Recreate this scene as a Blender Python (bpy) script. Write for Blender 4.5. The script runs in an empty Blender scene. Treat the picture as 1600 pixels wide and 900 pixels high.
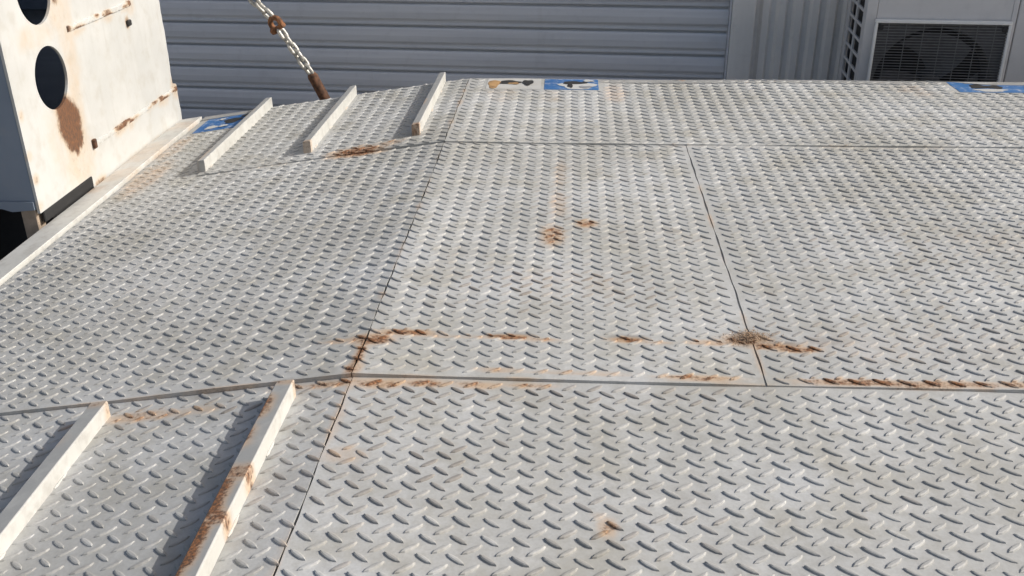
import bpy, bmesh, math, random
import numpy as np
from mathutils import Matrix, Vector

random.seed(7)
rng = np.random.default_rng(7)
S = bpy.context.scene
COL = S.collection

# ------------------------------------------------------------------ camera
DECK = 0.6                                   # height of the deck above the ground
cam_data = bpy.data.cameras.new('camera')
cam = bpy.data.objects.new('camera', cam_data)
COL.objects.link(cam)
cam_data.sensor_width = 36.0
cam_data.lens = 36.0 * 1520.0 / 1600.0
cam_data.clip_start = 0.05
cam_data.clip_end = 500.0
R = ((0.9983204, -0.0174723, 0.0552368), (0.0573275, 0.4355705, -0.8983273), (-0.0083637, 0.8999850, 0.4358406))
M4 = Matrix(R).to_4x4()
M4.translation = Vector((0.0, 0.0, DECK + 1.1))
cam.matrix_world = M4
S.camera = cam

# ------------------------------------------------------------------ sky and sun
SUN = Vector((1.0, 0.10, 0.68)).normalized()          # direction towards the sun
elev = math.asin(SUN.z)
azim = math.atan2(SUN.x, SUN.y)
world = bpy.data.worlds.new('World')
S.world = world
world.use_nodes = True
wn = world.node_tree.nodes
sky = wn.new('ShaderNodeTexSky')
sky.sky_type = 'NISHITA'
sky.sun_disc = False
sky.sun_elevation = elev
sky.sun_rotation = azim
sky.air_density = 1.0
sky.dust_density = 4.5
sky.ozone_density = 0.5
wn['Background'].inputs['Strength'].default_value = 0.105
world.node_tree.links.new(sky.outputs[0], wn['Background'].inputs['Color'])
sl = bpy.data.lights.new('sun', 'SUN')
sl.energy = 3.8
sl.angle = math.radians(0.55)
sl.color = (1.0, 0.968, 0.915)
sun = bpy.data.objects.new('sun', sl)
COL.objects.link(sun)
sun.rotation_euler = (-SUN).to_track_quat('-Z', 'Y').to_euler()
sun.location = (6, 3, 8)

S.view_settings.view_transform = 'Standard'
S.view_settings.look = 'None'
S.view_settings.exposure = 0.04
S.view_settings.gamma = 1.0
S.view_settings.use_curve_mapping = False

# ------------------------------------------------------------------ material helpers
class NT:
    def __init__(self, name):
        self.m = bpy.data.materials.new(name)
        self.m.use_nodes = True
        self.t = self.m.node_tree
        self.n = self.t.nodes
        self.b = self.n['Principled BSDF']
        g = self.n.new('ShaderNodeNewGeometry')
        self.pos = g.outputs['Position']
    def link(self, a, b):
        self.t.links.new(a, b)
    def put(self, v, sock):
        if hasattr(v, 'links') or isinstance(v, bpy.types.NodeSocket):
            self.link(v, sock)
        else:
            if isinstance(v, (tuple, list)) and len(v) == 3 and len(sock.default_value) == 4:
                v = (*v, 1.0)
            sock.default_value = v
    def noise(self, scale, detail=4.0, rough=0.55, stretch=None, vec=None):
        vec = vec or self.pos
        if stretch:
            mp = self.n.new('ShaderNodeMapping')
            mp.inputs['Scale'].default_value = stretch
            self.link(vec, mp.inputs['Vector'])
            vec = mp.outputs[0]
        n = self.n.new('ShaderNodeTexNoise')
        n.inputs['Scale'].default_value = scale
        n.inputs['Detail'].default_value = detail
        n.inputs['Roughness'].default_value = rough
        self.link(vec, n.inputs['Vector'])
        return n.outputs['Fac']
    def ramp(self, v, lo, hi, a=0.0, b=1.0, smooth=True):
        n = self.n.new('ShaderNodeMapRange')
        if smooth:
            n.interpolation_type = 'SMOOTHSTEP'
        self.put(v, n.inputs['Value'])
        n.inputs['From Min'].default_value = lo
        n.inputs['From Max'].default_value = hi
        n.inputs['To Min'].default_value = a
        n.inputs['To Max'].default_value = b
        return n.outputs[0]
    def math(self, op, a, b=0.0):
        n = self.n.new('ShaderNodeMath')
        n.operation = op
        self.put(a, n.inputs[0])
        self.put(b, n.inputs[1])
        return n.outputs[0]
    def mix(self, f, a, b, mode='MIX'):
        n = self.n.new('ShaderNodeMix')
        n.data_type = 'RGBA'
        n.blend_type = mode
        self.put(f, n.inputs['Factor'])
        self.put(a, n.inputs['A'])
        self.put(b, n.inputs['B'])
        return n.outputs['Result']
    def attr(self, name):
        n = self.n.new('ShaderNodeAttribute')
        n.attribute_name = name
        return n.outputs['Fac']
    def bump(self, h, strength, dist=0.002):
        n = self.n.new('ShaderNodeBump')
        n.inputs['Strength'].default_value = strength
        n.inputs['Distance'].default_value = dist
        self.link(h, n.inputs['Height'])
        self.link(n.outputs[0], self.b.inputs['Normal'])
    def done(self, col, rough=0.6, metal=0.0, spec=0.5):
        self.put(col, self.b.inputs['Base Color'])
        self.put(rough, self.b.inputs['Roughness'])
        self.put(metal, self.b.inputs['Metallic'])
        self.b.inputs['Specular IOR Level'].default_value = spec
        return self.m

RUST_DARK = (0.045, 0.020, 0.012)
RUST_MID = (0.33, 0.130, 0.042)
STAIN = (0.60, 0.375, 0.19)

def rust_over(t, base, amount, scale=45.0, hard=1.0, runs=None, speckle=1.0, mid=None, stain=None):
    """rust that breaks up along noise where the mesh attribute says metal has bled"""
    n1 = t.noise(scale, 6.0, 0.62)
    n2 = t.noise(scale * 0.35, 4.0, 0.6)
    n3 = t.noise(scale * 3.2, 5.0, 0.7, stretch=runs)
    f = t.math('ADD', amount, t.math('MULTIPLY', t.math('SUBTRACT', n1, 0.5), 1.15 * speckle))
    f = t.math('ADD', f, t.math('MULTIPLY', t.math('SUBTRACT', n3, 0.5), 0.85 * speckle))
    halo = t.ramp(t.math('ADD', amount, t.math('MULTIPLY', t.math('SUBTRACT', n2, 0.5), 0.5)), 0.12, 0.80, 0.0, 0.55)
    core = t.ramp(f, 0.50, 0.95, 0.0, 0.92 * hard)
    rc = t.mix(t.ramp(n3, 0.33, 0.64), mid or RUST_MID, RUST_DARK)
    c = t.mix(halo, base, stain or STAIN)
    return t.mix(core, c, rc), core

def mat_plate():
    t = NT('worn_grey_tread_plate')
    tone = t.attr('tone')
    big = t.noise(1.6, 5.0, 0.6)
    mid = t.noise(7.0, 5.0, 0.62)
    fine = t.noise(160.0, 3.0, 0.6)
    streak = t.noise(3.0, 5.0, 0.6, stretch=(9.0, 1.0, 1.0))
    c = t.mix(t.ramp(big, 0.3, 0.7), (0.405, 0.405, 0.385), (0.535, 0.545, 0.545))
    c = t.mix(t.ramp(mid, 0.45, 0.70, 0.0, 0.55), c, (0.37, 0.355, 0.305))
    c = t.mix(t.ramp(streak, 0.52, 0.78, 0.0, 0.35), c, (0.56, 0.57, 0.59))
    c = t.mix(t.ramp(fine, 0.35, 0.75, 0.0, 0.22), c, (0.30, 0.29, 0.27))
    blot = t.noise(34.0, 6.0, 0.7)
    c = t.mix(t.ramp(blot, 0.42, 0.72, 0.0, 0.34), c, (0.30, 0.29, 0.262))
    pale = t.noise(19.0, 6.0, 0.68)
    c = t.mix(t.ramp(pale, 0.52, 0.74, 0.0, 0.40), c, (0.62, 0.62, 0.61))
    c = t.mix(t.ramp(t.attr('brown'), 0.0, 1.0, 0.0, 0.6), c, (0.15, 0.115, 0.09))
    c = t.mix(1.0, c, t.ramp(tone, 0.0, 1.0, 0.72, 1.10, False), 'MULTIPLY')
    c, core = rust_over(t, c, t.attr('rust'))
    rough = t.ramp(mid, 0.3, 0.7, 0.46, 0.66)
    t.bump(fine, 0.25, 0.0012)
    return t.done(c, t.math('MAXIMUM', rough, t.math('MULTIPLY', core, 0.9)), 0.0, 0.35)

def mat_paint(name, a, b, rust_attr=False, rust_noise=None, rough=0.5, grime=(0.35, 0.33, 0.30), gr=0.35, gscale=9.0, glo=0.5, rk=None):
    t = NT(name)
    big = t.noise(3.0, 5.0, 0.6)
    mid = t.noise(gscale, 6.0, 0.65)
    fine = t.noise(140.0, 3.0, 0.6)
    c = t.mix(t.ramp(big, 0.3, 0.7), a, b)
    c = t.mix(t.ramp(mid, glo, glo + 0.27, 0.0, gr), c, grime)
    run = t.noise(26.0, 5.0, 0.7, stretch=(1.0, 1.0, 0.12))
    c = t.mix(t.ramp(run, 0.5, 0.78, 0.0, gr * 0.55), c, tuple(x * 0.8 for x in grime))
    if rust_attr:
        wr = t.math('MULTIPLY', t.attr('wear'), t.ramp(t.noise(22.0, 6.0, 0.7), 0.25, 0.6, 0.65, 1.0))
        c = t.mix(wr, c, (0.33, 0.335, 0.33))
        c, core = rust_over(t, c, t.attr('rust'), 55.0, runs=(1.0, 1.0, 0.3), **(rk or {}))
    elif rust_noise:
        lo, hi = rust_noise
        amt = t.ramp(t.noise(13.0, 4.0, 0.6), lo, hi, 0.0, 0.85)
        c, core = rust_over(t, c, amt, 60.0)
    t.bump(fine, 0.2, 0.001)
    return t.done(c, rough)

def mat_flat(name, col, rough=0.6, var=0.25, metal=0.0, scale=30.0):
    t = NT(name)
    n = t.noise(scale, 5.0, 0.6)
    dark = tuple(x * (1 - var) for x in col)
    c = t.mix(t.ramp(n, 0.3, 0.7), dark, col)
    t.bump(n, 0.15, 0.001)
    return t.done(c, rough, metal)

def mat_rust(name):
    t = NT(name)
    n = t.noise(38.0, 6.0, 0.65)
    m = t.noise(120.0, 4.0, 0.6)
    c = t.mix(t.ramp(n, 0.32, 0.66), (0.055, 0.026, 0.016), (0.30, 0.13, 0.055))
    c = t.mix(t.ramp(m, 0.5, 0.8, 0.0, 0.5), c, (0.42, 0.22, 0.10))
    t.bump(m, 0.6, 0.002)
    return t.done(c, 0.85)

def mat_wall(name, a, b, streak):
    t = NT(name)
    n = t.noise(2.2, 5.0, 0.6, stretch=streak)
    d = t.noise(14.0, 5.0, 0.65)
    c = t.mix(t.ramp(n, 0.3, 0.7), a, b)
    c = t.mix(t.ramp(d, 0.50, 0.75, 0.0, 0.18), c, tuple(x * 0.62 for x in a))
    w = t.noise(9.0, 5.0, 0.7, stretch=(1.0, 1.0, 0.15))
    c = t.mix(t.ramp(w, 0.52, 0.75, 0.0, 0.14), c, (a[0] * .55, a[1] * .53, a[2] * .48))
    return t.done(c, 0.5)

PLATE = mat_plate()
CREAM = mat_paint('rust_streaked_cream_paint', (0.495, 0.50, 0.485), (0.575, 0.58, 0.565), rust_attr=True, gr=0.34, grime=(0.40, 0.37, 0.31), gscale=14.0, glo=.46, rk=dict(speckle=0.55, mid=(0.215, 0.078, 0.024), stain=(0.56, 0.38, 0.20)))
WHITE = mat_paint('chipped_white_paint', (0.52, 0.52, 0.49), (0.60, 0.60, 0.575), rust_attr=True, gr=0.50, gscale=20.0, glo=.44)
STEEL = mat_paint('dull_grey_steel', (0.30, 0.30, 0.29), (0.38, 0.375, 0.36), rust_noise=(0.52, 0.8))
SHADEFACE = mat_paint('shade_tinted_paint', (0.20, 0.245, 0.31), (0.24, 0.285, 0.35), gr=0.2)  # upright's pale paint with its blue-grey shade put into the colour
BLUE = mat_paint('scuffed_blue_paint', (0.025, 0.115, 0.32), (0.05, 0.17, 0.40), grime=(0.66, 0.67, 0.68), gr=0.7, gscale=34.0, glo=0.50)
BLACK = mat_flat('flat_black', (0.018, 0.018, 0.019), 0.75)  # plain black for the void block and gap strip under the upright
DARK = mat_flat('dark_forged_steel', (0.03, 0.029, 0.028), 0.6)
BEIGE = mat_flat('beige_timber_paint', (0.42, 0.33, 0.25), 0.8)
STEELP = mat_flat('grey_print', (0.30, 0.31, 0.33), 0.6)
OCHRE = mat_flat('ochre_print', (0.48, 0.29, 0.13), 0.8, 0.5)
RUST = mat_rust('flaking_rust')
RUSTD = mat_flat('dark_rust', (0.16, 0.075, 0.04), 0.85, 0.75, 0.0, 45.0)
GALV = mat_flat('galvanised_chain', (0.62, 0.60, 0.55), 0.42, 0.55, 0.35, 70.0)
DOOR = mat_wall('blue_grey_roller_slat', (0.60, 0.62, 0.66), (0.70, 0.72, 0.76), (0.35, 1.0, 9.0))
SHEET = mat_wall('light_grey_wall_sheet', (0.80, 0.785, 0.76), (0.86, 0.845, 0.815), (6.0, 1.0, 0.5))
ACCASE = mat_wall('off_white_unit_casing', (0.60, 0.59, 0.59), (0.66, 0.65, 0.65), (1.0, 1.0, 1.0))
ACRIM = mat_flat('pale_grille_rim', (0.88, 0.88, 0.86), 0.4, 0.06)
WIRE = mat_flat('dark_guard_wire', (0.20, 0.20, 0.20), 0.5)
COIL = mat_flat('dark_coil', (0.022, 0.022, 0.024), 0.6)
FAN = mat_flat('grey_fan_plastic', (0.12, 0.12, 0.125), 0.5)
CONC = mat_paint('yard_concrete', (0.28, 0.27, 0.255), (0.36, 0.35, 0.33), rough=0.9, gr=0.4)
SOIL = mat_flat('dry_litter', (0.46, 0.32, 0.21), 0.95, 0.5, 0.0, 200.0)

# ------------------------------------------------------------------ object helpers
def link(name, me, mat, parent=None, smooth=False):
    o = bpy.data.objects.new(name, me)
    COL.objects.link(o)
    if mat:
        me.materials.append(mat)
    if smooth:
        me.polygons.foreach_set('use_smooth', [True] * len(me.polygons))
    if parent:
        o.parent = parent
    return o

def bm_link(name, bm, mat, parent=None, smooth=False):
    me = bpy.data.meshes.new(name)
    bmesh.ops.recalc_face_normals(bm, faces=bm.faces)
    bm.to_mesh(me)
    bm.free()
    return link(name, me, mat, parent, smooth)

def thing(name, label, cat, loc=(0, 0, 0), rz=0.0, group=None):
    o = bpy.data.objects.new(name, None)
    COL.objects.link(o)
    o.empty_display_size = 0.1
    o.location = loc
    o.rotation_euler = (0, 0, rz)
    o['label'] = label
    o['category'] = cat
    if group:
        o['group'] = group
    return o

def add_box(bm, x0, x1, y0, y1, z0, z1, bev=0.0, seg=1):
    g = bmesh.ops.create_cube(bm, size=1.0)
    vs = g['verts']
    for v in vs:
        v.co = Vector((x0 + (v.co.x + .5) * (x1 - x0), y0 + (v.co.y + .5) * (y1 - y0), z0 + (v.co.z + .5) * (z1 - z0)))
    if bev:
        es = list({e for v in vs for e in v.link_edges})
        bmesh.ops.bevel(bm, geom=es, offset=bev, segments=seg, affect='EDGES', profile=0.5)

def box(name, x0, x1, y0, y1, z0, z1, mat, parent=None, bev=0.0, seg=1):
    bm = bmesh.new()
    add_box(bm, x0, x1, y0, y1, z0, z1, bev, seg)
    return bm_link(name, bm, mat, parent)

def add_tube(bm, pts, r, n=8, closed=False):
    """round bar swept along points"""
    P = [Vector(p) for p in pts]
    k = len(P)
    rings = []
    up = None
    for i in range(k):
        a = P[i - 1] if (closed or i > 0) else P[i]
        b = P[(i + 1) % k] if (closed or i < k - 1) else P[i]
        t = (b - a).normalized()
        if up is None:
            up = Vector((0, 0, 1)) if abs(t.z) < 0.9 else Vector((1, 0, 0))
        s = t.cross(up).normalized()
        up = s.cross(t).normalized()
        rr = r[i] if isinstance(r, (list, tuple)) else r
        rings.append([bm.verts.new(P[i] + (s * math.cos(2 * math.pi * j / n) + up * math.sin(2 * math.pi * j / n)) * rr) for j in range(n)])
    m = k if closed else k - 1
    for i in range(m):
        A, B = rings[i], rings[(i + 1) % k]
        for j in range(n):
            bm.faces.new((A[j], A[(j + 1) % n], B[(j + 1) % n], B[j]))
    if not closed:
        bm.faces.new(rings[0][::-1])
        bm.faces.new(rings[-1])

def set_attr(me, name, vals):
    a = me.attributes.new(name, 'FLOAT', 'POINT')
    a.data.foreach_set('value', np.asarray(vals, dtype=np.float32))

# ------------------------------------------------------------------ deck surface
XF = -0.463                                   # the fold: left of it the deck falls away
TAN = math.tan(math.radians(8.6))

def height(x, y):
    x = np.asarray(x, float)
    y = np.asarray(y, float)
    w = 0.0014 * np.sin(2.3 * x + 1.1 * y + 0.5) + 0.0011 * np.sin(4.7 * x - 2.6 * y + 2.0) + 0.0008 * np.sin(5.9 * y + 1.7 * x)
    return DECK + np.minimum(0.0, x - XF) * TAN + w

# rust bleeding: centre x, centre y, radius x, radius y, strength
SPOTS = [
    (-0.45, 1.962, 0.050, 0.026, .80), (-0.462, 1.90, 0.012, 0.07, 0.85), (-0.37, 1.998, 0.070, 0.015, 0.80),
    (-0.52, 1.965, 0.055, 0.012, 0.55), (-0.25, 1.985, 0.10, 0.010, 0.5), (-0.13, 1.988, 0.055, 0.012, 0.85), (-0.06, 1.978, 0.05, 0.010, 0.6),
    (0.145, 1.99, 0.045, 0.013, 0.8), (0.20, 1.98, 0.05, 0.011, 0.55), (0.33, 1.985, 0.05, 0.012, 0.65),
    (0.41, 2.000, 0.045, 0.020, 0.75), (0.47, 1.975, 0.05, 0.013, 0.8), (0.53, 1.965, 0.05, 0.014, 0.9),
    (-0.50, 1.785, 0.06, 0.016, 0.72), (-0.40, 1.780, 0.05, 0.020, 0.75), (-0.30, 1.785, 0.05, 0.018, 0.70), (-0.19, 1.784, 0.06, 0.016, 0.62), (-0.07, 1.788, 0.05, 0.012, 0.6), (-0.35, 1.79, 0.3, 0.018, 0.42), (-0.60, 1.785, 0.05, 0.014, 0.55), (-0.465, 1.83, 0.02, 0.03, 0.75),
    (0.02, 1.835, 0.15, 0.010, 0.45), (0.29, 1.828, 0.09, 0.012, 0.75), (0.62, 1.826, 0.13, 0.013, 0.80), (0.82, 1.824, 0.13, 0.012, 0.74),
    (1.02, 1.826, 0.11, 0.013, 0.78), (1.25, 1.83, 0.2, 0.014, 0.7), (-0.15, 1.838, 0.05, 0.010, 0.5),
    (-0.040, 2.60, 0.035, 0.075, 0.66), (0.058, 2.70, 0.030, 0.030, 0.78), (-0.028, 2.86, 0.028, 0.12, 0.40), (-0.025, 3.15, 0.022, 0.16, 0.38),
    (0.079, 1.33, 0.018, 0.028, 0.62), (0.062, 1.36, 0.012, 0.012, 0.4),
    (-0.92, 1.735, 0.10, 0.022, 0.60), (-0.80, 1.735, 0.06, 0.02, 0.42), (-1.05, 1.72, 0.05, 0.02, 0.4),
    (-0.80, 3.50, 0.10, 0.050, 0.85), (-0.68, 3.55, 0.06, 0.03, 0.5),
    (.42, 2.005, .06, .03, .55), (-1.66, 3.55, 0.07, 0.22, 0.42), (-1.70, 3.95, 0.05, 0.20, 0.38),
    (-0.05, 2.28, 0.26, 0.10, 0.22), (0.20, 4.22, 0.05, 0.16, 0.40), (-0.08, 4.15, 0.05, 0.12, 0.25), (0.75, 1.98, 0.30, 0.09, 0.22),
    (-0.42, 1.52, 0.06, 0.03, 0.38), (1.2, 2.6, 0.14, 0.10, 0.22), (1.8, 2.9, 0.2, 0.12, 0.22), (-0.3, 4.2, 0.08, 0.2, 0.25),
    (0.30, 2.62, 0.10, 0.08, 0.18), (0.9, 1.2, 0.08, 0.05, 0.2), (1.5, 4.28, 0.08, 0.12, 0.3), (-1.2, 2.4, 0.10, 0.06, 0.18),
]
# places where feet and wheels have worn the pattern to brown steel
WORN = [(0.0, 2.25, 0.35, 0.14, .30), (-0.35, 1.5, .22, .16, .34), (0.7, 2.0, .4, .15, .25), (1.0, 2.5, .5, .3, .18), (0.1, 1.35, .2, .1, .2), (-0.85, 1.72, .25, .05, .4),
        (-0.2, 1.76, .4, .06, .4), (0.05, 3.0, .2, .5, .16)]
_r = random.Random(21)
for _k in range(26):
    SPOTS.append((XF + _r.uniform(-.004, .004), _r.uniform(.9, 4.4), _r.uniform(.006, .014), _r.uniform(.02, .09), _r.uniform(.2, .55)))
for _k in range(14):
    SPOTS.append((0.432 + _r.uniform(-.004, .004), _r.uniform(1.85, 3.45), _r.uniform(.005, .011), _r.uniform(.02, .07), _r.uniform(.2, .55)))
for _k in range(18):
    SPOTS.append((_r.uniform(-1.4, 2.4), 3.475 + _r.uniform(-.006, .004), _r.uniform(.03, .12), _r.uniform(.006, .014), _r.uniform(.15, .40)))
for _k in range(34):
    SPOTS.append((_r.uniform(-1.5, 2.0), 1.806 + _r.uniform(-.001, .002), _r.uniform(.02, .09), _r.uniform(.002, .006), _r.uniform(.2, .6)))
for _k in range(16):
    SPOTS.append((_r.uniform(.5, 1.9), 1.822 + _r.uniform(-.006, .008), _r.uniform(.04, .10), _r.uniform(.006, .012), _r.uniform(.6, .95)))
# dark smudges and scuffs on the sheets
SMUDGE = [(-0.37, 2.003, .05, .010, .8), (-.13, 1.997, .05, .010, .9), (.145, 2.000, .042, .014, .85), (.43, 2.02, .05, .028, .75), (.50, 1.988, .035, .012, 1.0), (.60, 2.005, .05, .02, .45),
          (-.62, 1.80, .02, .01, .8), (-.80, 1.795, .03, .01, .5), (.30, 2.66, .03, .02, .5)]
for _k in range(70):
    SMUDGE.append((_r.uniform(-1.6, 2.2), _r.uniform(1.15, 4.3), _r.uniform(.010, .07), _r.uniform(.008, .05), _r.uniform(.08, .30)))
def rust_at(x, y, spots=SPOTS):
    v = np.zeros(np.shape(x))
    for cx, cy, rx, ry, a in spots:
        d2 = ((x - cx) / rx) ** 2 + ((y - cy) / ry) ** 2
        v = np.maximum(v, a * np.clip(1.45 * np.exp(-0.75 * d2) - 0.06, 0, 1.0))
    return v

def lines(vals, step):
    out = [vals[0]]
    for a, b in zip(vals, vals[1:]):
        n = max(1, int(round((b - a) / step)))
        out += [a + (b - a) * (i + 1) / n for i in range(n)]
    return np.array(out)

def warp(x, y, row):
    """each row of sheets is buckled a little in its own way; the middle row settles towards the right"""
    x, y = np.asarray(x), np.asarray(y)
    w = 0.0010 * np.sin(3.1 * x + row * 5.0) + 0.0008 * np.sin(7.3 * x + 2.0 * y + row * 9.0) + .0005 * np.sin(17.0 * x + row * 3)
    if row:
        t = np.clip((x + .3) / .9, 0, 1)
        w = w - 0.0035 * t * t * (3 - 2 * t)
    return w

def plate_mesh(name, xs, ys, solid, lift, thick, tone, parent, row, step=0.0125):
    """sheet with walls along every free edge; solid(x, y) says where steel is"""
    X, Y = lines(xs, step), lines(ys, step)
    nx, ny = len(X), len(Y)
    gx, gy = np.meshgrid(X, Y, indexing='ij')
    gx[0, :] += 0.0010 * np.sin(19.0 * Y + tone * 90) + 0.0007 * np.sin(53.0 * Y + tone * 40)
    gx[-1, :] += 0.0010 * np.sin(17.0 * Y + tone * 70) + 0.0007 * np.sin(47.0 * Y + tone * 20)
    z = height(gx, gy) + lift + warp(gx, gy, row)
    cx, cy = np.meshgrid((X[:-1] + X[1:]) / 2, (Y[:-1] + Y[1:]) / 2, indexing='ij')
    keep = solid(cx, cy)
    idx = np.arange(nx * ny).reshape(nx, ny)
    verts = np.stack([gx.ravel(), gy.ravel(), z.ravel()], 1)
    low = verts.copy()
    low[:, 2] -= thick
    verts = np.concatenate([verts, low])
    N = nx * ny
    a, b, c, d = idx[:-1, :-1][keep], idx[1:, :-1][keep], idx[1:, 1:][keep], idx[:-1, 1:][keep]
    quads = [np.stack([a, b, c, d], 1)]
    kp = np.pad(keep, 1)
    def wall(mask, p, q):
        p, q = p[mask], q[mask]
        quads.append(np.stack([q, p, p + N, q + N], 1))
    wall(keep & ~kp[1:-1, :-2], idx[:-1, :-1], idx[1:, :-1])
    wall(keep & ~kp[1:-1, 2:], idx[1:, 1:], idx[:-1, 1:])
    wall(keep & ~kp[:-2, 1:-1], idx[:-1, 1:], idx[:-1, :-1])
    wall(keep & ~kp[2:, 1:-1], idx[1:, :-1], idx[1:, 1:])
    Q = np.concatenate(quads)
    used = np.unique(Q)
    remap = np.full(2 * N, -1)
    remap[used] = np.arange(len(used))
    V = verts[used]
    me = bpy.data.meshes.new(name)
    fast_mesh(me, V, remap[Q].ravel(), np.full(len(Q), 4))
    set_attr(me, 'rust', rust_at(V[:, 0], V[:, 1]))
    set_attr(me, 'tone', np.full(len(V), tone))
    set_attr(me, 'brown', rust_at(V[:, 0], V[:, 1], SMUDGE))
    return link(name, me, PLATE, parent)

def fast_mesh(me, V, loops, sizes):
    me.vertices.add(len(V))
    me.vertices.foreach_set('co', np.asarray(V, np.float32).ravel())
    me.loops.add(len(loops))
    me.loops.foreach_set('vertex_index', np.asarray(loops, np.int32))
    me.polygons.add(len(sizes))
    starts = np.concatenate([[0], np.cumsum(sizes)[:-1]])
    me.polygons.foreach_set('loop_start', starts.astype(np.int32))
    me.polygons.foreach_set('loop_total', np.asarray(sizes, np.int32))
    me.polygons.foreach_set('use_smooth', [False] * len(sizes))
    me.update(calc_edges=True)
    me.validate()

# tread pattern: pitch 53 x 47 mm
A_, B_ = 0.0200, 0.0054
RING = np.array([(1, 0), (.62, .80), (0, 1), (-.62, .80), (-1, 0), (-.62, -.80), (0, -1), (.62, -.80)])

def tread_bars(name, x0, x1, y0, y1, solid, lift, tone, parent, row, phase=(0.0, 0.0), h=0.0039, k=1.0):
    """raised lozenges pressed into the plate, leaning left and right by turns"""
    cs = []
    PX, PY = 0.0528 * k, 0.0474 * k
    nx = int((x1 - x0) / PX) + 3
    ny = int((y1 - y0) / PY) + 3
    i, j = np.meshgrid(np.arange(-1, nx), np.arange(-1, ny), indexing='ij')
    for s, off in ((-1, 0.0), (1, 0.5)):
        cx = x0 + (i.ravel() + off + phase[0]) * PX
        cy = y0 + (j.ravel() + off + phase[1]) * PY
        ok = (cx > x0 + .010) & (cx < x1 - .010) & (cy > y0 + .008) & (cy < y1 - .004) & solid(cx, cy)
        cs.append(np.stack([cx[ok], cy[ok], np.full(ok.sum(), s)], 1))
    C = np.concatenate(cs)
    n = len(C)
    ang = C[:, 2] * math.radians(39) + rng.normal(0, 0.02, n)
    sc = rng.normal(1.0, 0.04, n)
    C[:, :2] += rng.normal(0, 0.0007, (n, 2))
    ca, sa = np.cos(ang), np.sin(ang)
    V = np.zeros((n, 24, 3))
    wear = 0.5 + 0.25 * np.sin(3.7 * C[:, 0] + 1.3 * C[:, 1]) + 0.25 * np.sin(5.1 * C[:, 1] - 2.9 * C[:, 0] + 1.0)
    hh = h * rng.uniform(0.72, 1.10, n) * (0.78 + 0.30 * wear)
    for q_, (fa, fb, fz) in enumerate(((1.0, 1.0, -0.05), (0.94, 0.80, 0.74), (0.78, 0.40, 1.0))):
        lx = RING[None, :, 0] * A_ * fa * sc[:, None]
        ly = RING[None, :, 1] * B_ * fb * sc[:, None]
        x = C[:, 0:1] + lx * ca[:, None] - ly * sa[:, None]
        y = C[:, 1:2] + lx * sa[:, None] + ly * ca[:, None]
        V[:, q_ * 8:(q_ + 1) * 8, 0] = x
        V[:, q_ * 8:(q_ + 1) * 8, 1] = y
        V[:, q_ * 8:(q_ + 1) * 8, 2] = height(x, y) + lift + warp(x, y, row) + hh[:, None] * fz
    f = []
    for k in range(2):
        for q in range(8):
            f += [k * 8 + q, k * 8 + (q + 1) % 8, k * 8 + 8 + (q + 1) % 8, k * 8 + 8 + q]
    f += list(range(16, 24))
    f = np.array(f)
    loops = (f[None, :] + 24 * np.arange(n)[:, None]).ravel()
    sizes = np.tile(np.array([4] * 16 + [8]), n)
    V2 = V.reshape(-1, 3)
    me = bpy.data.meshes.new(name)
    fast_mesh(me, V2, loops, sizes)
    set_attr(me, 'rust', np.minimum(1.0, rust_at(V2[:, 0], V2[:, 1]) * 1.2))
    tn = tone + rng.normal(-0.06, 0.16, n)
    set_attr(me, 'tone', np.repeat(np.clip(tn, 0, 1), 24))
    br = np.where(rng.random(n) < 0.10, rng.uniform(0.1, 0.55, n), rng.uniform(0.05, 0.30, n)) + 1.6 * rust_at(C[:, 0], C[:, 1], WORN)
    set_attr(me, 'brown', np.repeat(np.clip(br * rng.uniform(.3, 1.2, n), 0, 1), 24))
    o = link(name, me, PLATE, parent)
    o['kind'] = 'stuff'
    return o

# ------------------------------------------------------------------ the yard and the building behind
def ground():
    bm = bmesh.new()
    bmesh.ops.create_grid(bm, x_segments=8, y_segments=8, size=60.0)
    o = bm_link('ground', bm, CONC)
    o['kind'] = 'structure'
ground()

YAW = math.radians(-5.0)
WY = 5.55
door = thing('roller_door', 'blue-grey roller shutter of horizontal slats behind the platform', 'roller door', (0, WY, 0), YAW)
PITCH = 0.1305
prof = [(0.0, 0.0), (0.02, .010), (0.10, .0145), (0.35, .0190), (0.60, .0170), (0.66, .011), (0.71, .002), (0.78, .000), (0.82, .0035),
        (0.87, .0045), (0.91, .001), (0.95, -.013), (1.0, -.013)]
def slat_mesh(x0, x1):
    bm = bmesh.new()
    n = 10
    cols = []
    for i in range(n + 1):
        x = x0 + (x1 - x0) * i / n
        cols.append([bm.verts.new((x, -d, -t * PITCH)) for t, d in prof])
    for a, b in zip(cols, cols[1:]):
        for k in range(len(prof) - 1):
            bm.faces.new((a[k], a[k + 1], b[k + 1], b[k]))
    me = bpy.data.meshes.new('slat')
    bmesh.ops.recalc_face_normals(bm, faces=bm.faces)
    bm.to_mesh(me)
    bm.free()
    me.materials.append(DOOR)
    return me
sm = slat_mesh(-3.3, 0.862)
ztop = 0.620 + 11 * PITCH
for k in range(16):
    s = bpy.data.objects.new('slat', sm)
    COL.objects.link(s)
    s.parent = door
    s.location = (0, random.uniform(-.0015, .0015), ztop - k * PITCH)
box('curtain_backing', -3.3, 0.862, .014, .03, 0.0, ztop + 0.01, DOOR, door)
bm = bmesh.new()
add_box(bm, 0.864, 0.874, -.045, .05, 0, 2.1, .002)
bm_link('guide_rail', bm, DOOR, door)

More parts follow.
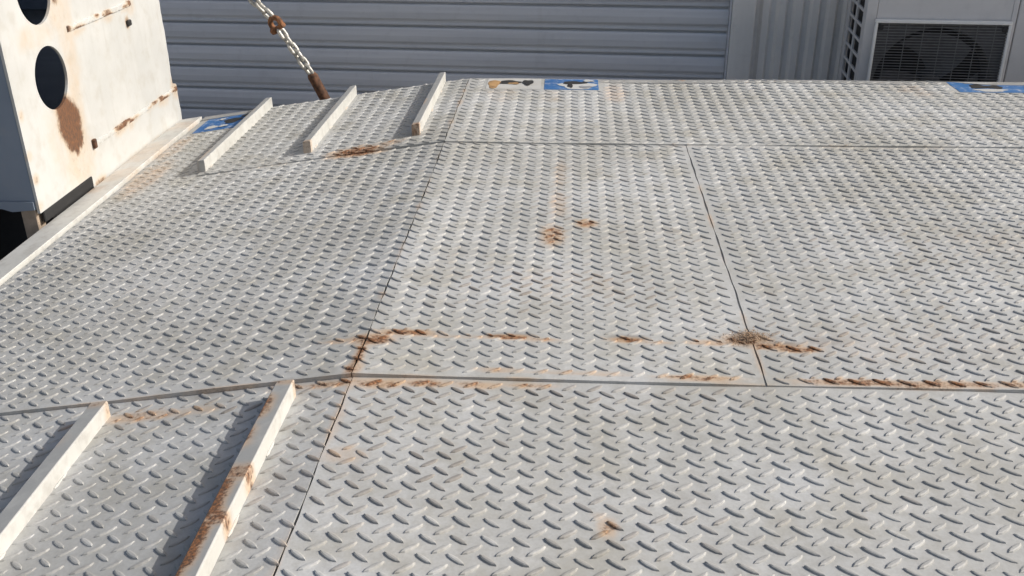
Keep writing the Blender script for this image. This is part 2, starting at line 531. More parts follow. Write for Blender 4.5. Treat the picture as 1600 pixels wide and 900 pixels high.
wall = thing('corrugated_wall', 'grey vertically ribbed sheet wall between the roller door and the air conditioner', 'wall', (0, WY, 0), YAW)
box('jamb_post', 0.876, 1.000, -.05, .06, 0.0, 2.12, SHEET, wall, .006, 2)
bm = bmesh.new()
RP = 0.0865
row0, row1 = [], []
x = 1.004
while x < 4.6:
    for fx, fy in ((0, .008), (.24, .008), (.42, -.016), (.80, -.016), (.98, .008)):
        row0.append((x + fx * RP, fy))
    x += RP
lo = [bm.verts.new((a, b, 0.0)) for a, b in row0]
hi = [bm.verts.new((a, b, 2.12)) for a, b in row0]
for i in range(len(lo) - 1):
    bm.faces.new((lo[i], lo[i + 1], hi[i + 1], hi[i]))
bm_link('ribbed_sheet', bm, SHEET, wall)
box('backing_frame', 1.004, 4.6, .03, .08, 0, 2.12, SHEET, wall)
box('lintel', -3.3, 0.874, .034, .10, 2.062, 2.12, SHEET, wall)
box('cap_flashing', -3.3, 4.6, -.06, .12, 2.122, 2.145, SHEET, wall)

# ------------------------------------------------------------------ air conditioner
ac = thing('air_conditioner', 'grey outdoor air conditioner with a square fan grille by the ribbed wall', 'air conditioner', (0, 4.93, 0), YAW)
AX0, AX1, AZ0, AZ1, AD = 1.405, 2.55, 0.10, 1.02, 0.50
gx0, gx1, gz1 = 1.455, 2.057, 0.812
gz0 = gz1 - 0.602
box('case_front', AX0, gx0, 0, .02, AZ0, AZ1, ACCASE, ac, .004, 2)
box('case_front', gx0 + .001, gx1 - .001, .0005, .0205, gz1, AZ1 - .001, ACCASE, ac)
box('case_front', gx0 + .001, gx1 - .001, .0005, .0205, AZ0 + .001, gz0, ACCASE, ac)
box('case_front', gx1, gx1 + .024, -.0012, .0195, AZ0, AZ1, ACCASE, ac, .003, 2)
box('service_panel', gx1 + .028, AX1, -.002, .02, AZ0 + .13, AZ1, ACCASE, ac, .005, 2)
box('service_panel', gx1 + .028, AX1, -.001, .021, AZ0, AZ0 + .126, ACCASE, ac, .003, 2)
box('top_cover', AX0 - .008, AX1 + .008, -.010, AD + .01, AZ1 + .001, AZ1 + .03, ACCASE, ac, .008, 2)
box('side_panel', AX1 - .02, AX1 - .001, .022, AD, AZ0, AZ1 - .001, ACCASE, ac)
box('base_pan', AX0 + .002, AX1 - .002, .022, AD - .002, AZ0 + .001, AZ0 + .03, ACCASE, ac)
box('rear_panel', AX0 + .03, AX1 - .022, AD - .02, AD - .001, AZ0 + .032, AZ1 - .002, ACCASE, ac)
for q in (AX0 + .15, AX1 - .15):
    box('foot', q - .05, q + .05, .02, AD, 0.0, AZ0, DARK, ac, .004)
box('coil', AX0 + .030, AX0 + .045, .03, AD - .03, AZ0 + .034, AZ1 - .01, COIL, ac)
# left side: lattice over the dark coil
for (a, b) in ((0.021, .075), (.235, .262), (.425, AD - .003)):
    box('side_bar', AX0 + .0005, AX0 + .012, a, b, AZ0 + .002, AZ1 - .002, ACCASE, ac, .002)
zz = AZ0 + .004
me0 = None
while zz < AZ1 - .03:
    for (a, b) in ((.076, .234), (.263, .424)):
        box('side_rung', AX0 + .002, AX0 + .010, a, b, zz, zz + .014, ACCASE, ac)
    zz += .0735
# fan opening
for (a, b, c, d) in ((gx0 - .006, gx1 + .006, gz1 - .004, gz1 + .012), (gx0 - .006, gx1 + .006, gz0 - .012, gz0 + .004)):
    box('grille_rim', a, b, -.022, -.0022, c, d, ACRIM, ac, .003, 2)
for (a, b) in ((gx0 - .006, gx0 + .008), (gx1 - .008, gx1 + .006)):
    box('grille_rim', a, b, -.0215, -.0024, gz0 + .0045, gz1 - .0045, ACRIM, ac, .003, 2)
wm = None
zw = gz0 + .012
while zw < gz1 - .008:
    if wm is None:
        bm = bmesh.new()
        add_tube(bm, [(gx0 + .008, 0, 0), (gx1 - .008, 0, 0)], .0021, 5)
        wm = bpy.data.meshes.new('guard_wire')
        bm.to_mesh(wm); bm.free(); wm.materials.append(WIRE)
    o = bpy.data.objects.new('guard_wire', wm)
    COL.objects.link(o)
    o.parent = ac
    o.location = (0, -.013, zw)
    zw += .0132
for xw in np.linspace(gx0 + .06, gx1 - .06, 7):
    bm = bmesh.new()
    add_tube(bm, [(xw, -.0085, gz0 + .006), (xw, -.0085, gz1 - .006)], .0022, 5)
    bm_link('guard_rod', bm, WIRE, ac)
for q in (gx0 + .022, gx1 - .022):
    box('corner_screw', q - .012, q + .012, -.019, -.0155, gz1 - .036, gz1 - .012, COIL, ac, .002)
gcx, gcz = (gx0 + gx1) / 2, (gz0 + gz1) / 2
# front plate of the fan with a round mouth
bm = bmesh.new()
sq, ci, ba = [], [], []
N = 48
for i in range(N):
    a = 2 * math.pi * (i + .5) / N
    c_, s_ = math.cos(a), math.sin(a)
    q = 0.298 / max(abs(c_), abs(s_))
    sq.append(bm.verts.new((gcx + c_ * q, .012, gcz + s_ * q)))
    ci.append(bm.verts.new((gcx + c_ * .272, .022, gcz + s_ * .272)))
    ba.append(bm.verts.new((gcx + c_ * .255, .12, gcz + s_ * .255)))
for i in range(N):
    j = (i + 1) % N
    bm.faces.new((sq[i], sq[j], ci[j], ci[i]))
    bm.faces.new((ci[i], ci[j], ba[j], ba[i]))
bm_link('fan_shroud', bm, FAN, ac)
bm = bmesh.new()
bmesh.ops.create_cone(bm, cap_ends=True, segments=20, radius1=.06, radius2=.05, depth=.07, matrix=Matrix.Translation((gcx, .07, gcz)) @ Matrix.Rotation(math.pi / 2, 4, 'X'))
fan = bm_link('fan_hub', bm, FAN, ac)
for k in range(3):
    bm = bmesh.new()
    a0 = k * 2 * math.pi / 3 + .5
    rows = []
    for i in range(7):
        r = .05 + .19 * i / 6
        row = []
        for j in range(6):
            a = a0 + (j / 5) * (1.25 + .25 * i / 6) + .3 * (i / 6)
            row.append(bm.verts.new((gcx + r * math.cos(a), .045 + .055 * j / 5, gcz + r * math.sin(a))))
        rows.append(row)
    for p, q in zip(rows, rows[1:]):
        for j in range(5):
            bm.faces.new((p[j], p[j + 1], q[j + 1], q[j]))
    bm_link('fan_blade', bm, FAN, fan)
box('inner_partition', AX0 + .05, gx1 + .03, .30, .31, AZ0 + .032, AZ1 - .003, COIL, ac)

# ------------------------------------------------------------------ the platform
deck = thing('steel_platform', 'worn grey tread-plate steel platform with a sloping left side and welded cleats', 'platform', (0, 0, 0))
GAP = 0.0038
YN, YM0, YM1, YFAR = 1.850, 1.806, 3.484, 4.455
XL, XS = -1.735, 0.432
LIFT = 0.0085
LIFT2 = LIFT + 0.0050
ALL = lambda x, y: np.ones(np.shape(x), bool)

def inside(x, y, r):
    return (x > r[0]) & (x < r[1]) & (y > r[2]) & (y < r[3])
STICKERS = [(-0.372, -0.128, 4.262, 4.445), (-0.112, 0.130, 4.262, 4.445), (1.690, 2.170, 4.262, 4.445)]
def far_bars(x, y):
    m = np.ones(np.shape(x), bool)
    for r in STICKERS:
        m &= ~inside(x, y, (r[0] - .016, r[1] + .016, r[2] - .014, r[3] + .014))
    return m
XC = -1.432
def midleft_ok(x, y):
    return (y < YM1) | (x < XC)
def cleat_clear(spans):
    def f(x, y):
        m = np.ones(np.shape(x), bool)
        for (xr, y0, y1) in spans:
            m &= ~inside(x, y, (xr - .056, xr + .010, y0 - .01, y1 + .01))
        return m
    return f
CLEATS_FAR = [(-1.402, 3.518, 4.452), (-0.994, 3.571, 4.452), (-0.572, 3.600, 4.452)]
CLEATS_NEAR = [(-0.996, 0.46, 1.752), (-0.575, 0.46, 1.752)]
cf, cn = cleat_clear(CLEATS_FAR), cleat_clear(CLEATS_NEAR)

def plate(xs, ys, solid, barsolid, lift, tone, phase, label=None, step=0.0125, thick=0.0118, k=1.0, ymax=None):
    row = 0 if lift == 0.0 else (2 if lift == LIFT2 else 1)
    p = plate_mesh('deck_plate', xs, ys, solid, lift, thick, tone, deck, row, step)
    tread_bars('tread_bars', xs[0], xs[-1], ys[0], ymax or ys[-1], barsolid, lift, tone, p, row, phase, k=k)
    if label:
        p['label'] = label
    return p
XR = 3.0
plate([-1.735, XF - GAP / 2], [0.45, YN], ALL, cn, 0.0, 0.58, (((XF - .013 + 1.735) / .0528) % 1, .3), ymax=YM0)
plate([XF + GAP / 2, XR], [0.45, YN], ALL, ALL, 0.0, 0.64, (.45, .6), ymax=YM0)
plate([XL, XC, XF - GAP / 2], [YM0, YM1 + .04, 4.452], lambda x, y: (y < YM1 + .04) | (x < XC), lambda x, y: midleft_ok(x + .015, y + .01) & midleft_ok(x, y) & ~inside(x, y, (-1.72, -1.44, 4.155, 4.45)), LIFT, 0.60, (((XF - .013 - XL) / .0528) % 1, .5))
plate([XF + GAP / 2, XS - GAP / 2], [YM0, YM1 + .04], ALL, ALL, LIFT, 0.72, (.3, .1), ymax=YM1)
plate([XS + GAP / 2, XR], [YM0, YM1 + .04], ALL, ALL, LIFT + .0006, 0.66, (.6, .4), ymax=YM1)
plate([XC + .006, XF - GAP / 2], [YM1, YFAR], ALL, cf, LIFT2, 0.62, (((XF - .013 - XC - .006) / .0528 / 1.08) % 1, .2), thick=.0072, k=1.08)
plate([XF + GAP / 2, XR], [YM1, YFAR], ALL, far_bars, LIFT2, 0.68, (.5, .7), thick=.0072, k=1.08)

# front lip: a flat bar under the middle row, and a sill below each joint so that no light comes through
def strip_on_deck(name, x0, x1, y0, y1, z0, z1, mat, parent=deck, step=.04, rust=0.0):
    xs = lines([x0, x1], step)
    bm = bmesh.new()
    cols = []
    for x in xs:
        h = float(height(x, (y0 + y1) / 2))
        cols.append([bm.verts.new((x, y, h + z)) for y, z in ((y0, z0), (y1, z0), (y1, z1), (y0, z1))])
    for a, b in zip(cols, cols[1:]):
        for k in range(4):
            bm.faces.new((a[k], b[k], b[(k + 1) % 4], a[(k + 1) % 4]))
    bm.faces.new(cols[0]); bm.faces.new(cols[-1][::-1])
    return bm_link(name, bm, mat, parent)
for (a, b) in ((-1.735, XF - .004), (XF + .001, XR)):
    strip_on_deck('joint_backing', a, b, 1.74, 1.90, -.05, -.0130, STEEL)
    strip_on_deck('joint_backing', a, b, 3.40, 3.56, -.05, -.0015, STEEL)
    strip_on_deck('edge_beam', a, b, YFAR - .06, YFAR - .004, -.16, .012, STEEL)
    strip_on_deck('edge_beam', a, b, 0.455, 0.52, -.16, -.012, STEEL)

def long_bar(name, x0, x1, y0, y1, z0, z1, mat, parent=deck):
    """bar running away from the camera, following the deck's fall"""
    bm = bmesh.new()
    ys = lines([y0, y1], .012)
    rows = []
    for y in ys:
        hx = [float(height(x, y)) for x in (x0, x1)]
        bv = min(.0025, (z1 - z0) * .2)
        rows.append([bm.verts.new(c) for c in ((x0, y, hx[0] + z0), (x1, y, hx[1] + z0), (x1, y, hx[1] + z1 - bv), (x1 - bv, y, hx[1] + z1), (x0 + bv, y, hx[0] + z1), (x0, y, hx[0] + z1 - bv))])
    for a, b in zip(rows, rows[1:]):
        for k in range(6):
            bm.faces.new((a[k], b[k], b[(k + 1) % 6], a[(k + 1) % 6]))
    bm.faces.new(rows[0]); bm.faces.new(rows[-1][::-1])
    return bm_link(name, bm, mat, parent)
long_bar('fold_backing', XF - .05, XF + .0, YN + .06, YFAR - .07, -.045, -.0035, STEEL)
long_bar('joint_backing', XF + .0015, XF + .05, YN + .06, YFAR - .07, -.045, -.0035, STEEL)
long_bar('joint_backing', XS - .05, XS + .05, YN + .06, YM1 - .09, -.045, -.0005, STEEL)
long_bar('fold_backing', XF - .04, XF + .04, .53, 1.735, -.045, -.0125, STEEL)

# cleats
def cleat(xr, y0, y1, lift, spots, w=.040, g=.039):
    o = long_bar('cleat', xr - w, xr, y0, y1, lift - .001, lift + g, WHITE)
    me = o.data
    co = np.zeros(len(me.vertices) * 3, np.float32)
    me.vertices.foreach_get('co', co)
    co = co.reshape(-1, 3)
    r = np.zeros(len(co))
    for (yc, ry, side, a) in spots:                       # side: 0 over the left half of the top, 1 whole
        d = ((co[:, 1] - yc) / ry) ** 2
        m = a * np.clip(1.4 * np.exp(-d) - .05, 0, 1)
        if side == 0:
            m = m * (co[:, 0] < xr - w * .5)
        r = np.maximum(r, m)
    set_attr(me, 'rust', r)
    k = np.arange(len(co)) % 6
    rb = random.Random(int(abs(xr) * 1000) + int(y0 * 10))
    y = y0 + .05
    while y < y1 - .08:
        L = rb.uniform(.03, .06)
        bm = bmesh.new()
        pts = [(xr + .001, y + L * t, float(height(xr, y + L * t)) + lift + .002) for t in (0, .2, .4, .6, .8, 1)]
        add_tube(bm, pts, [.0015, .004, .003, .0042, .0032, .0015], 6)
        w_ = bm_link('weld_bead', bm, WHITE, o)
        set_attr(w_.data, 'rust', np.full(len(w_.data.vertices), rb.uniform(.05, .45)))
        y += rb.uniform(.20, .32)
    set_attr(me, 'wear', np.where((k == 1) | (k == 2), 0.0, 1.0))
    return o
cleat(-1.402, 3.518, 4.452, LIFT2, [(3.6, .1, 0, .5), (4.2, .1, 0, .35)], w=.030, g=.047)
cleat(-0.994, 3.571, 4.452, LIFT2, [(3.57, .03, 1, .55), (4.1, .08, 0, .4)], w=.030, g=.047)
cleat(-0.572, 3.600, 4.452, LIFT2, [(3.60, .03, 1, .7), (3.95, .06, 0, .55)], w=.030, g=.047)
cleat(-0.996, 0.46, 1.752, 0.0, [(1.75, .025, 1, .55), (1.62, .04, 0, .35), (1.1, .1, 0, .6)])
cleat(-0.575, 0.46, 1.752, 0.0, [(1.75, .02, 1, .6), (1.655, .05, 0, 1.0), (1.55, .05, 0, .7), (1.43, .030, 1, .72), (1.36, .06, 0, 1.3), (1.30, .022, 1, .75),
                                 (1.235, .07, 0, 1.4), (1.12, .06, 0, 1.1)])

# pale edging along the low left side
def edging(name, x0, x1, y0, y1, z0, z1, spots, mat=WHITE):
    o = long_bar(name, x0, x1, y0, y1, z0, z1, mat)
    me = o.data
    co = np.zeros(len(me.vertices) * 3, np.float32)
    me.vertices.foreach_get('co', co)
    co = co.reshape(-1, 3)
    set_attr(me, 'rust', rust_at(co[:, 0], co[:, 1], spots))
    return o
edging('edge_strip', -1.845, -1.742, 1.815, 4.425, -.03, LIFT + .014, [(-1.80, 3.62, .10, .10, .42), (-1.80, 3.9, .10, .2, .42), (-1.8, 4.3, .1, .1, .4), (-1.84, 3.45, .03, .04, .6)])
edging('side_beam', -1.838, -1.752, 0.46, 4.42, -.20, -.035, [(-1.8, 3.4, .1, .3, .3)])

# feet under the platform
for (fx_, fy_) in ((-1.62, 0.6), (-1.62, 4.3), (-0.4, 0.6), (-0.4, 4.3), (2.8, 0.6), (2.8, 4.3), (1.2, .6), (1.2, 4.3)):
    h = float(height(fx_, fy_))
    box('support_leg', fx_ - .045, fx_ + .045, fy_ - .045, fy_ + .045, 0, h - .012, STEEL, deck, .004)

# worn stickers along the far edge
def on_deck(x, y, lift, row, eps):
    return (x, y, float(height(x, y)) + lift + float(warp(x, y, row)) + eps)
def sheet_patch(name, outline, lift, row, eps, mat, parent, rust=None):
    """thin sheet lying on the plate: a fan of quads with a real edge"""
    bm = bmesh.new()
    cx = sum(p[0] for p in outline) / len(outline)
    cy = sum(p[1] for p in outline) / len(outline)
    top = [bm.verts.new(on_deck(x, y, lift, row, eps)) for x, y in outline]
    low = [bm.verts.new(on_deck(x, y, lift, row, eps - .0005)) for x, y in outline]
    mid = bm.verts.new(on_deck(cx, cy, lift, row, eps))
    n = len(outline)
    for i in range(n):
        j = (i + 1) % n
        bm.faces.new((top[i], top[j], mid))
        bm.faces.new((low[i], low[j], top[j], top[i]))
    o = bm_link(name, bm, mat, parent)
    if rust is not None:
        set_attr(o.data, 'rust', np.full(len(o.data.vertices), rust))
    return o
def sticker(rect, lift, row, base, marks, rust=None):
    x0, x1, y0, y1 = rect
    out = [(x0 + (x1 - x0) * t, y0) for t in np.linspace(0, 1, 7)[:-1]] + [(x1, y0 + (y1 - y0) * t) for t in np.linspace(0, 1, 7)[:-1]]
    out += [(x1 - (x1 - x0) * t, y1) for t in np.linspace(0, 1, 7)[:-1]] + [(x0, y1 - (y1 - y0) * t) for t in np.linspace(0, 1, 7)[:-1]]
    st = sheet_patch('sticker', out, lift, row, .0012, base, deck, rust)
    for k, (u, v, ru, rv, mat) in enumerate(marks):
        o = []
        for i in range(18):
            a = 2 * math.pi * i / 18
            r = 1 + .16 * math.sin(3 * a + k * 2.1) + .09 * math.sin(5 * a + k)
            px = min(max(u + ru * r * math.cos(a), .02), .98)
            py = min(max(v + rv * r * math.sin(a), .02), .98)
            o.append((x0 + (x1 - x0) * px, y0 + (y1 - y0) * py))
        sheet_patch('printed_mark', o, lift, row, .0024 + .0006 * k, mat, st, .1 if mat is CREAM else None)
    st['label'] = 'scuffed blue sticker with black and white shapes' if base is BLUE else 'stained pale sticker with ochre and black shapes'
    return st
sticker(STICKERS[0], LIFT2, 2, CREAM, [(.13, .45, .11, .40, OCHRE), (.42, .62, .20, .17, DARK), (.50, .50, .10, .10, OCHRE), (.76, .58, .10, .24, DARK)], .22)
sticker(STICKERS[1], LIFT2, 2, BLUE, [(.62, .36, .34, .32, CREAM), (.55, .62, .22, .15, DARK), (.48, .36, .05, .22, DARK), (.76, .22, .12, .10, STEELP), (.82, .80, .10, .10, CREAM)])
sticker(STICKERS[2], LIFT2, 2, BLUE, [(.30, .20, .14, .14, CREAM), (.24, .55, .09, .20, DARK), (.37, .50, .07, .17, DARK), (.30, .86, .16, .06, CREAM), (.72, .4, .10, .2, CREAM)])
sticker((-1.70, -1.46, 4.17, 4.43), LIFT, 1, BLUE, [(.62, .52, .17, .17, DARK), (.30, .22, .12, .10, CREAM), (.80, .75, .08, .07, DARK), (.36, .70, .06, .06, CREAM), (.55, .2, .09, .06, CREAM)])

# ------------------------------------------------------------------ upright on the left
up = thing('steel_upright', 'rust-streaked cream steel box upright with round holes at the left edge', 'upright', (-1.85, 3.75, 0.39))
OX, OY, OZ = up.location
UX = -1.852                                   # outer face of the pierced side
Y0, Y1, ZT = 3.098, 4.425, 1.95
HOLES = [(3.365, 0.872, 0.112), (3.365, 1.172, 0.112), (3.365, 1.472, 0.112)]
def z_bottom(y):
    return np.where(y < 3.50, 0.456, 0.398)
def far_edge(z):
    z = np.asarray(z, float)
    base = np.where(z < 0.590, 4.452, 4.412)
    return base + 0.0015 * np.sin(z * 47) + .001 * np.sin(z * 113 + 1) + .0030 * np.sin(np.floor(z * 55) * 12.9)
c = .0135
ny, nz = int((4.47 - Y0) / c), int((ZT - 0.39) / c)
gy = np.linspace(0, 1, ny + 1)[:, None]
gz = 0.390 + np.linspace(0, 1, nz + 1)[None, :] * (ZT - 0.390)
Yg = Y0 + gy * (far_edge(gz) - Y0)
Zg = np.repeat(gz, ny + 1, 0)
Zg = np.where((Yg < 3.50) & (Zg < .456), .456, Zg)
cy_ = (Yg[:-1, :-1] + Yg[1:, 1:]) / 2
cz_ = (Zg[:-1, :-1] + Zg[1:, 1:]) / 2
cut = np.zeros(cy_.shape, bool)
for (hy, hz, hr) in HOLES:
    cut |= np.hypot(cy_ - hy, cz_ - hz) < hr
pc = np.pad(cut, 1)
touch = pc[:-1, :-1] | pc[1:, :-1] | pc[:-1, 1:] | pc[1:, 1:]
full = pc[:-1, :-1] & pc[1:, :-1] & pc[:-1, 1:] & pc[1:, 1:]
for (hy, hz, hr) in HOLES:                    # the rim of every hole is drawn onto its circle
    dy, dz = Yg - hy, Zg - hz
    d = np.hypot(dy, dz)
    m = touch & ~full & (d < hr * 1.5)
    k = np.where(m, hr / np.maximum(d, 1e-6), 1.0)
    Yg = np.where(m, hy + dy * k, Yg)
    Zg = np.where(m, hz + dz * k, Zg)
bm = bmesh.new()
V = [[bm.verts.new((UX + .004 * math.sin(Yg[i, j] * 2.2) * 0, Yg[i, j], Zg[i, j])) for j in range(nz + 1)] for i in range(ny + 1)]
for i in range(ny):
    for j in range(nz):
        q = (V[i][j], V[i + 1][j], V[i + 1][j + 1], V[i][j + 1])
        cc = sum((v.co for v in q), Vector()) / 4
        if cut[i, j]:
            continue
        if cc.y < 3.50 and max(v.co.z for v in q) <= .4565:
            continue
        bm.faces.new(q)
for v in [v for v in bm.verts if not v.link_faces]:
    bm.verts.remove(v)
bm.normal_update()
r = bmesh.ops.extrude_face_region(bm, geom=list(bm.faces))
for e in r['geom']:
    if isinstance(e, bmesh.types.BMVert):
        e.co.x -= .010
side = bm_link('pierced_side', bm, CREAM, up)
me = side.data
co = np.zeros(len(me.vertices) * 3, np.float32)
me.vertices.foreach_get('co', co)
co = co.reshape(-1, 3)
US = [(3.405, .745, .060, .05, 1.15), (3.425, .69, .080, .075, 1.25), (3.435, .635, .068, .045, 1.15), (3.400, .610, .022, .030, 1.0), (3.437, .592, .020, .034, 1.05), (3.472, .608, .022, .032, 1.0),
      (3.44, .54, .13, .10, .50), (3.51, .80, .05, .25, .46), (3.53, 1.05, .07, .28, .46), (3.30, 1.03, .12, .05, .42), (3.36, .66, .12, .14, .4), (3.46, 1.08, .05, .05, .5), (3.42, 1.02, .06, .03, .35),
      (3.50, 1.16, .035, .06, .85), (3.33, .60, .05, .10, .3),
      (3.12, .80, .015, .02, .6), (3.11, .66, .02, .02, .5), (3.12, .575, .02, .02, .65), (3.10, .48, .04, .02, .5),
      (4.05, .94, .02, .025, .85), (4.42, .575, .04, .05, .62), (4.0, .40, .35, .02, .42), (3.56, .41, .05, .02, .75), (3.75, .40, .12, .012, .55)]
# front with shade put into its colour, and the rest of the box
def upbox(name, x0, x1, y0, y1, z0, z1, mat, bev=0.0, parent=None, amt=None):
    o = box(name, x0, x1, y0, y1, z0, z1, mat, parent or up, bev)
    if amt is not None:
        set_attr(o.data, 'rust', np.full(len(o.data.vertices), amt))
    return o
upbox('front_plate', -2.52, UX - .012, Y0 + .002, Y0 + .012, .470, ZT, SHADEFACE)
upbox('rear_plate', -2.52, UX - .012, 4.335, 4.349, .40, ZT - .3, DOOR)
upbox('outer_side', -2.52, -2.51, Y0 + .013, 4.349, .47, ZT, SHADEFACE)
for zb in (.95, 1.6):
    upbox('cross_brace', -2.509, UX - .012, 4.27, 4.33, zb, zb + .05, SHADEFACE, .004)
upbox('floor_plate', -2.509, UX - .012, Y0 + .013, 4.349, .472, .48, DARK)
# torn skirt of the front plate
bm = bmesh.new()
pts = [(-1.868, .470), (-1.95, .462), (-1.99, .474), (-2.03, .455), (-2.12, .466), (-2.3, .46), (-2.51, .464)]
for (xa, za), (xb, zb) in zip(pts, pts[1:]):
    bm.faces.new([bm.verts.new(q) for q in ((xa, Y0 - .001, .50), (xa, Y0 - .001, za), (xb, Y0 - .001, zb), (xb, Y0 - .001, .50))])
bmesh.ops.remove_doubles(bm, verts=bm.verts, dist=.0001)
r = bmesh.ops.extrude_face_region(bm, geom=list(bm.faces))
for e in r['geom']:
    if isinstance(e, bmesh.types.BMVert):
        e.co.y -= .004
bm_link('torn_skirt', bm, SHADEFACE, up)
# welded ledges, broken by rust
def ledge(y0, y1, z, n, seed):
    rr = random.Random(seed)
    bm = bmesh.new()
    rows = []
    for y in lines([y0, y1], .008):
        j = rr.uniform(-.002, .002)
        rows.append([bm.verts.new(q) for q in ((UX + .0005, y, z - .013 + j), (UX + .006 + j, y, z - .011), (UX + .007, y, z - .004), (UX + .006 + j, y, z + .006), (UX + .0005, y, z + .009 + j))])
    for a, b in zip(rows, rows[1:]):
        for k in range(5):
            bm.faces.new((a[k], b[k], b[(k + 1) % 5], a[(k + 1) % 5]))
    bm.faces.new(rows[0]); bm.faces.new(rows[-1][::-1])
    o = bm_link('welded_ledge', bm, CREAM, up)
    co = np.array([v.co[:] for v in o.data.vertices])
    sp = [(rr.uniform(y0, y1), z + rr.uniform(-.014, .010), rr.uniform(.010, .055), rr.uniform(.005, .013), rr.uniform(.55, 1.0)) for k in range(n * 2)] + [(y0, z, .02, .02, .9), (y1, z, .04, .02, .9)]
    set_attr(o.data, 'rust', np.maximum(rust_at(co[:, 1], co[:, 2], sp), .18))
    US.extend((a, b - .012, c * 1.2, d * 2.0, e * .55) for a, b, c, d, e in sp)
for (a, b, z, n, sd) in ((3.54, 4.10, 1.012, 5, 3), (3.555, 4.44, .563, 7, 5)):
    ledge(a, b, z, n, sd)
set_attr(me, 'rust', rust_at(co[:, 1], co[:, 2], US))
upbox('bolt_head', UX + .0005, UX + .014, 3.552, 3.572, .548, .585, RUSTD, .003)
upbox('bolt_head', UX + .0005, UX + .014, 4.035, 4.065, .925, .95, DARK, .004)
# foot: pale legs, and a black block added as the dark void between
for xa in (-1.925, -2.14, -2.40):
    upbox('leg', xa, xa + .055, 3.10, 3.15, 0.0, .469, BEIGE, .003)
upbox('shade_block', -2.50, -1.86, 3.20, 3.60, 0.0, .44, BLACK, .01)  # added black block, stands in for the deep shade under the upright
upbox('gap_strip', UX - .008, UX + .004, 3.115, 3.498, .415, .4555, BLACK, .003)  # black strip closing the gap below the pierced side
for xa in (-1.92, -2.45):
    upbox('leg', xa, xa + .06, 4.2, 4.26, 0.0, .40, BEIGE, .003)

# ------------------------------------------------------------------ chain
chain = thing('brace_chain', 'galvanised chain with a rusty shackle running up from the deck edge to the upright', 'chain', (-1.19, 4.66, .47))
CH = [(-1.198, 4.66, .452), (-1.256, 4.66, .578), (-1.405, 4.66, .820), (-1.513, 4.66, .937)]
P0 = Vector((CH[0]))
P1 = Vector((CH[1]))
S0 = Vector((CH[2]))
DIR = (S0 - P1).normalized()
def basis(d, roll):
    s = d.cross(Vector((0, 1, 0))).normalized()
    t = s.cross(d).normalized()
    return s * math.cos(roll) + t * math.sin(roll), -s * math.sin(roll) + t * math.cos(roll)
def link_mesh(length, width, wire):
    bm = bmesh.new()
    pts = []
    hl, hw = (length - width) / 2, width / 2 - wire
    for i in range(8):
        a = -math.pi / 2 + math.pi * i / 7
        pts.append((hw * math.sin(a), 0, hl + hw * math.cos(a)))
    for i in range(8):
        a = math.pi / 2 + math.pi * i / 7
        pts.append((hw * math.sin(a), 0, -hl + hw * math.cos(a)))
    add_tube(bm, pts, wire, 8, True)
    bmesh.ops.recalc_face_normals(bm, faces=bm.faces)
    me = bpy.data.meshes.new('link')
    bm.to_mesh(me); bm.free()
    me.materials.append(GALV)
    me.polygons.foreach_set('use_smooth', [True] * len(me.polygons))
    return me
LM = link_mesh(.074, .052, .0092)
LP = .074 - 4 * .0092 + .007
def lay_links(start, end, roll0):
    d = (end - start)
    L = d.length
    d.normalize()
    n = max(2, int(round(L / LP)))
    for i in range(n):
        p = start + d * (L * (i + .5) / n)
        x_, y_ = basis(d, roll0 + (i % 2) * math.pi / 2 + random.uniform(-.2, .2))
        m = Matrix((x_, y_, d)).transposed().to_4x4()
        m.translation = p
        o = bpy.data.objects.new('link', LM)
        COL.objects.link(o)
        o.parent = chain
        o.matrix_basis = m
LUG = S0 + (Vector((CH[3])) - S0).normalized() * .72
lay_links(P1 + DIR * .004, S0 - DIR * .035, .6)
lay_links(S0 + DIR * .035, LUG, .3)
# rusty turnbuckle body at the foot
d = (P1 - P0).normalized()
bm = bmesh.new()
pts = [P0 - d * .01, P0, P0 + d * .03, P0 + d * .1, P1 - d * .012, P1 + d * .004]
add_tube(bm, pts, [.021, .025, .026, .025, .026, .020], 14)
bm_link('turnbuckle', bm, RUSTD, chain, True)
bm = bmesh.new()
add_tube(bm, [(P0.x, 4.455, P0.z - .10), (P0.x, P0.y, P0.z - .10), P0 - d * .03, P0], .014, 10)
bm_link('anchor_rod', bm, DARK, chain, True)
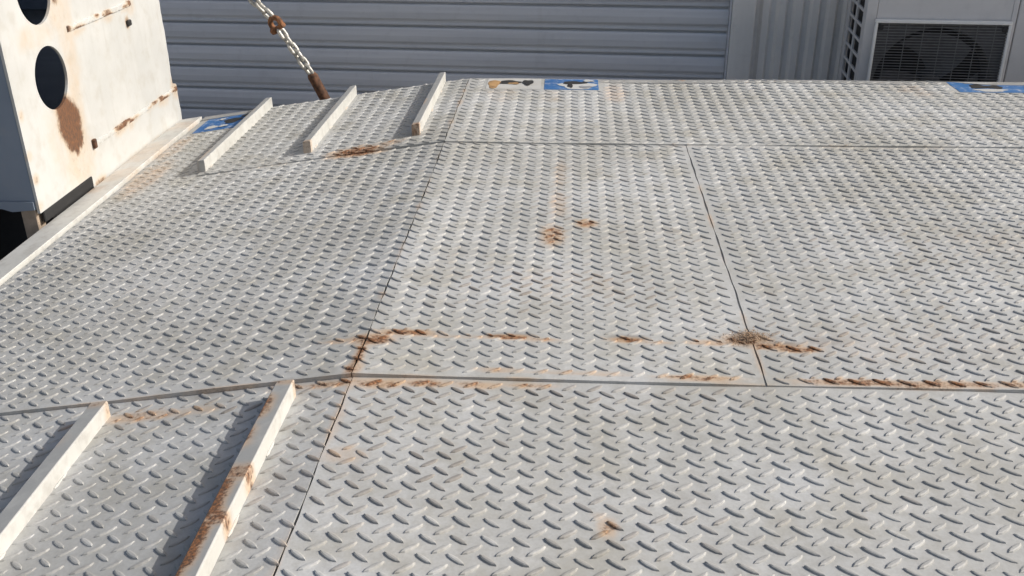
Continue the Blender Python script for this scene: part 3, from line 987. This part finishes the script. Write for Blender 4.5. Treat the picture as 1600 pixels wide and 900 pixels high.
# shackle: bow, pin and nut
x_, y_ = basis(DIR, .5)
bm = bmesh.new()
pts = []
for i in range(14):
    a = math.radians(-130 + 260 * i / 13)
    pts.append(S0 + DIR * (.030 * math.cos(a)) + x_ * (.034 * math.sin(a)))
add_tube(bm, pts, .0135, 10)
sh = bm_link('shackle', bm, RUST, chain, True)
bm = bmesh.new()
add_tube(bm, [S0 - DIR * .022 - x_ * .042, S0 - DIR * .022 + x_ * .046], .0125, 10)
add_tube(bm, [S0 - DIR * .022 + x_ * .028, S0 - DIR * .022 + x_ * .050], .0185, 6)
bm_link('pin', bm, RUST, sh)
# lug on the upright that holds the upper end
bm = bmesh.new()
add_box(bm, -1.925, UX - .0105, 4.36, LUG.y + .03, LUG.z - .03, LUG.z + .04, .006)
bm_link('end_lug', bm, RUST, chain)

# ------------------------------------------------------------------ wind-blown litter caught on the joint
lit = thing('grass_litter', 'small brown tuft of dry litter on the deck joint', 'litter', (.425, 2.005, DECK + LIFT))
bm = bmesh.new()
rl = random.Random(11)
for k in range(520):
    a = rl.uniform(0, 2 * math.pi)
    rr = abs(rl.gauss(0, .024))
    x, y = .428 + rr * math.cos(a) * 1.25, 2.008 + rr * math.sin(a) * .9
    z = float(height(x, y)) + LIFT + rl.uniform(.0015, .007 * math.exp(-(rr / .028) ** 2) + .003)
    b = rl.uniform(0, math.pi)
    L = rl.uniform(.003, .010)
    dx, dy, dz = math.cos(b) * L / 2, math.sin(b) * L / 2, rl.uniform(-.003, .003)
    w = .0009
    p = [(x - dx, y - dy, z - dz), (x - dx * .2 + w * math.sin(b), y - dy * .2 - w * math.cos(b), z + w), (x + dx, y + dy, z + dz), (x - w * math.sin(b), y + w * math.cos(b), z + w * 1.5)]
    vs = [bm.verts.new(q) for q in p]
    for tri in ((0, 1, 3), (1, 2, 3), (0, 3, 2), (0, 2, 1)):
        bm.faces.new([vs[i] for i in tri])
o = bm_link('dry_stalks', bm, SOIL, lit)
o['kind'] = 'stuff'

# children keep their places: parts were modelled in world coordinates
bpy.context.view_layer.update()
for o in list(COL.objects):
    if o.parent in (up, chain, lit):
        o.matrix_parent_inverse = o.parent.matrix_world.inverted()
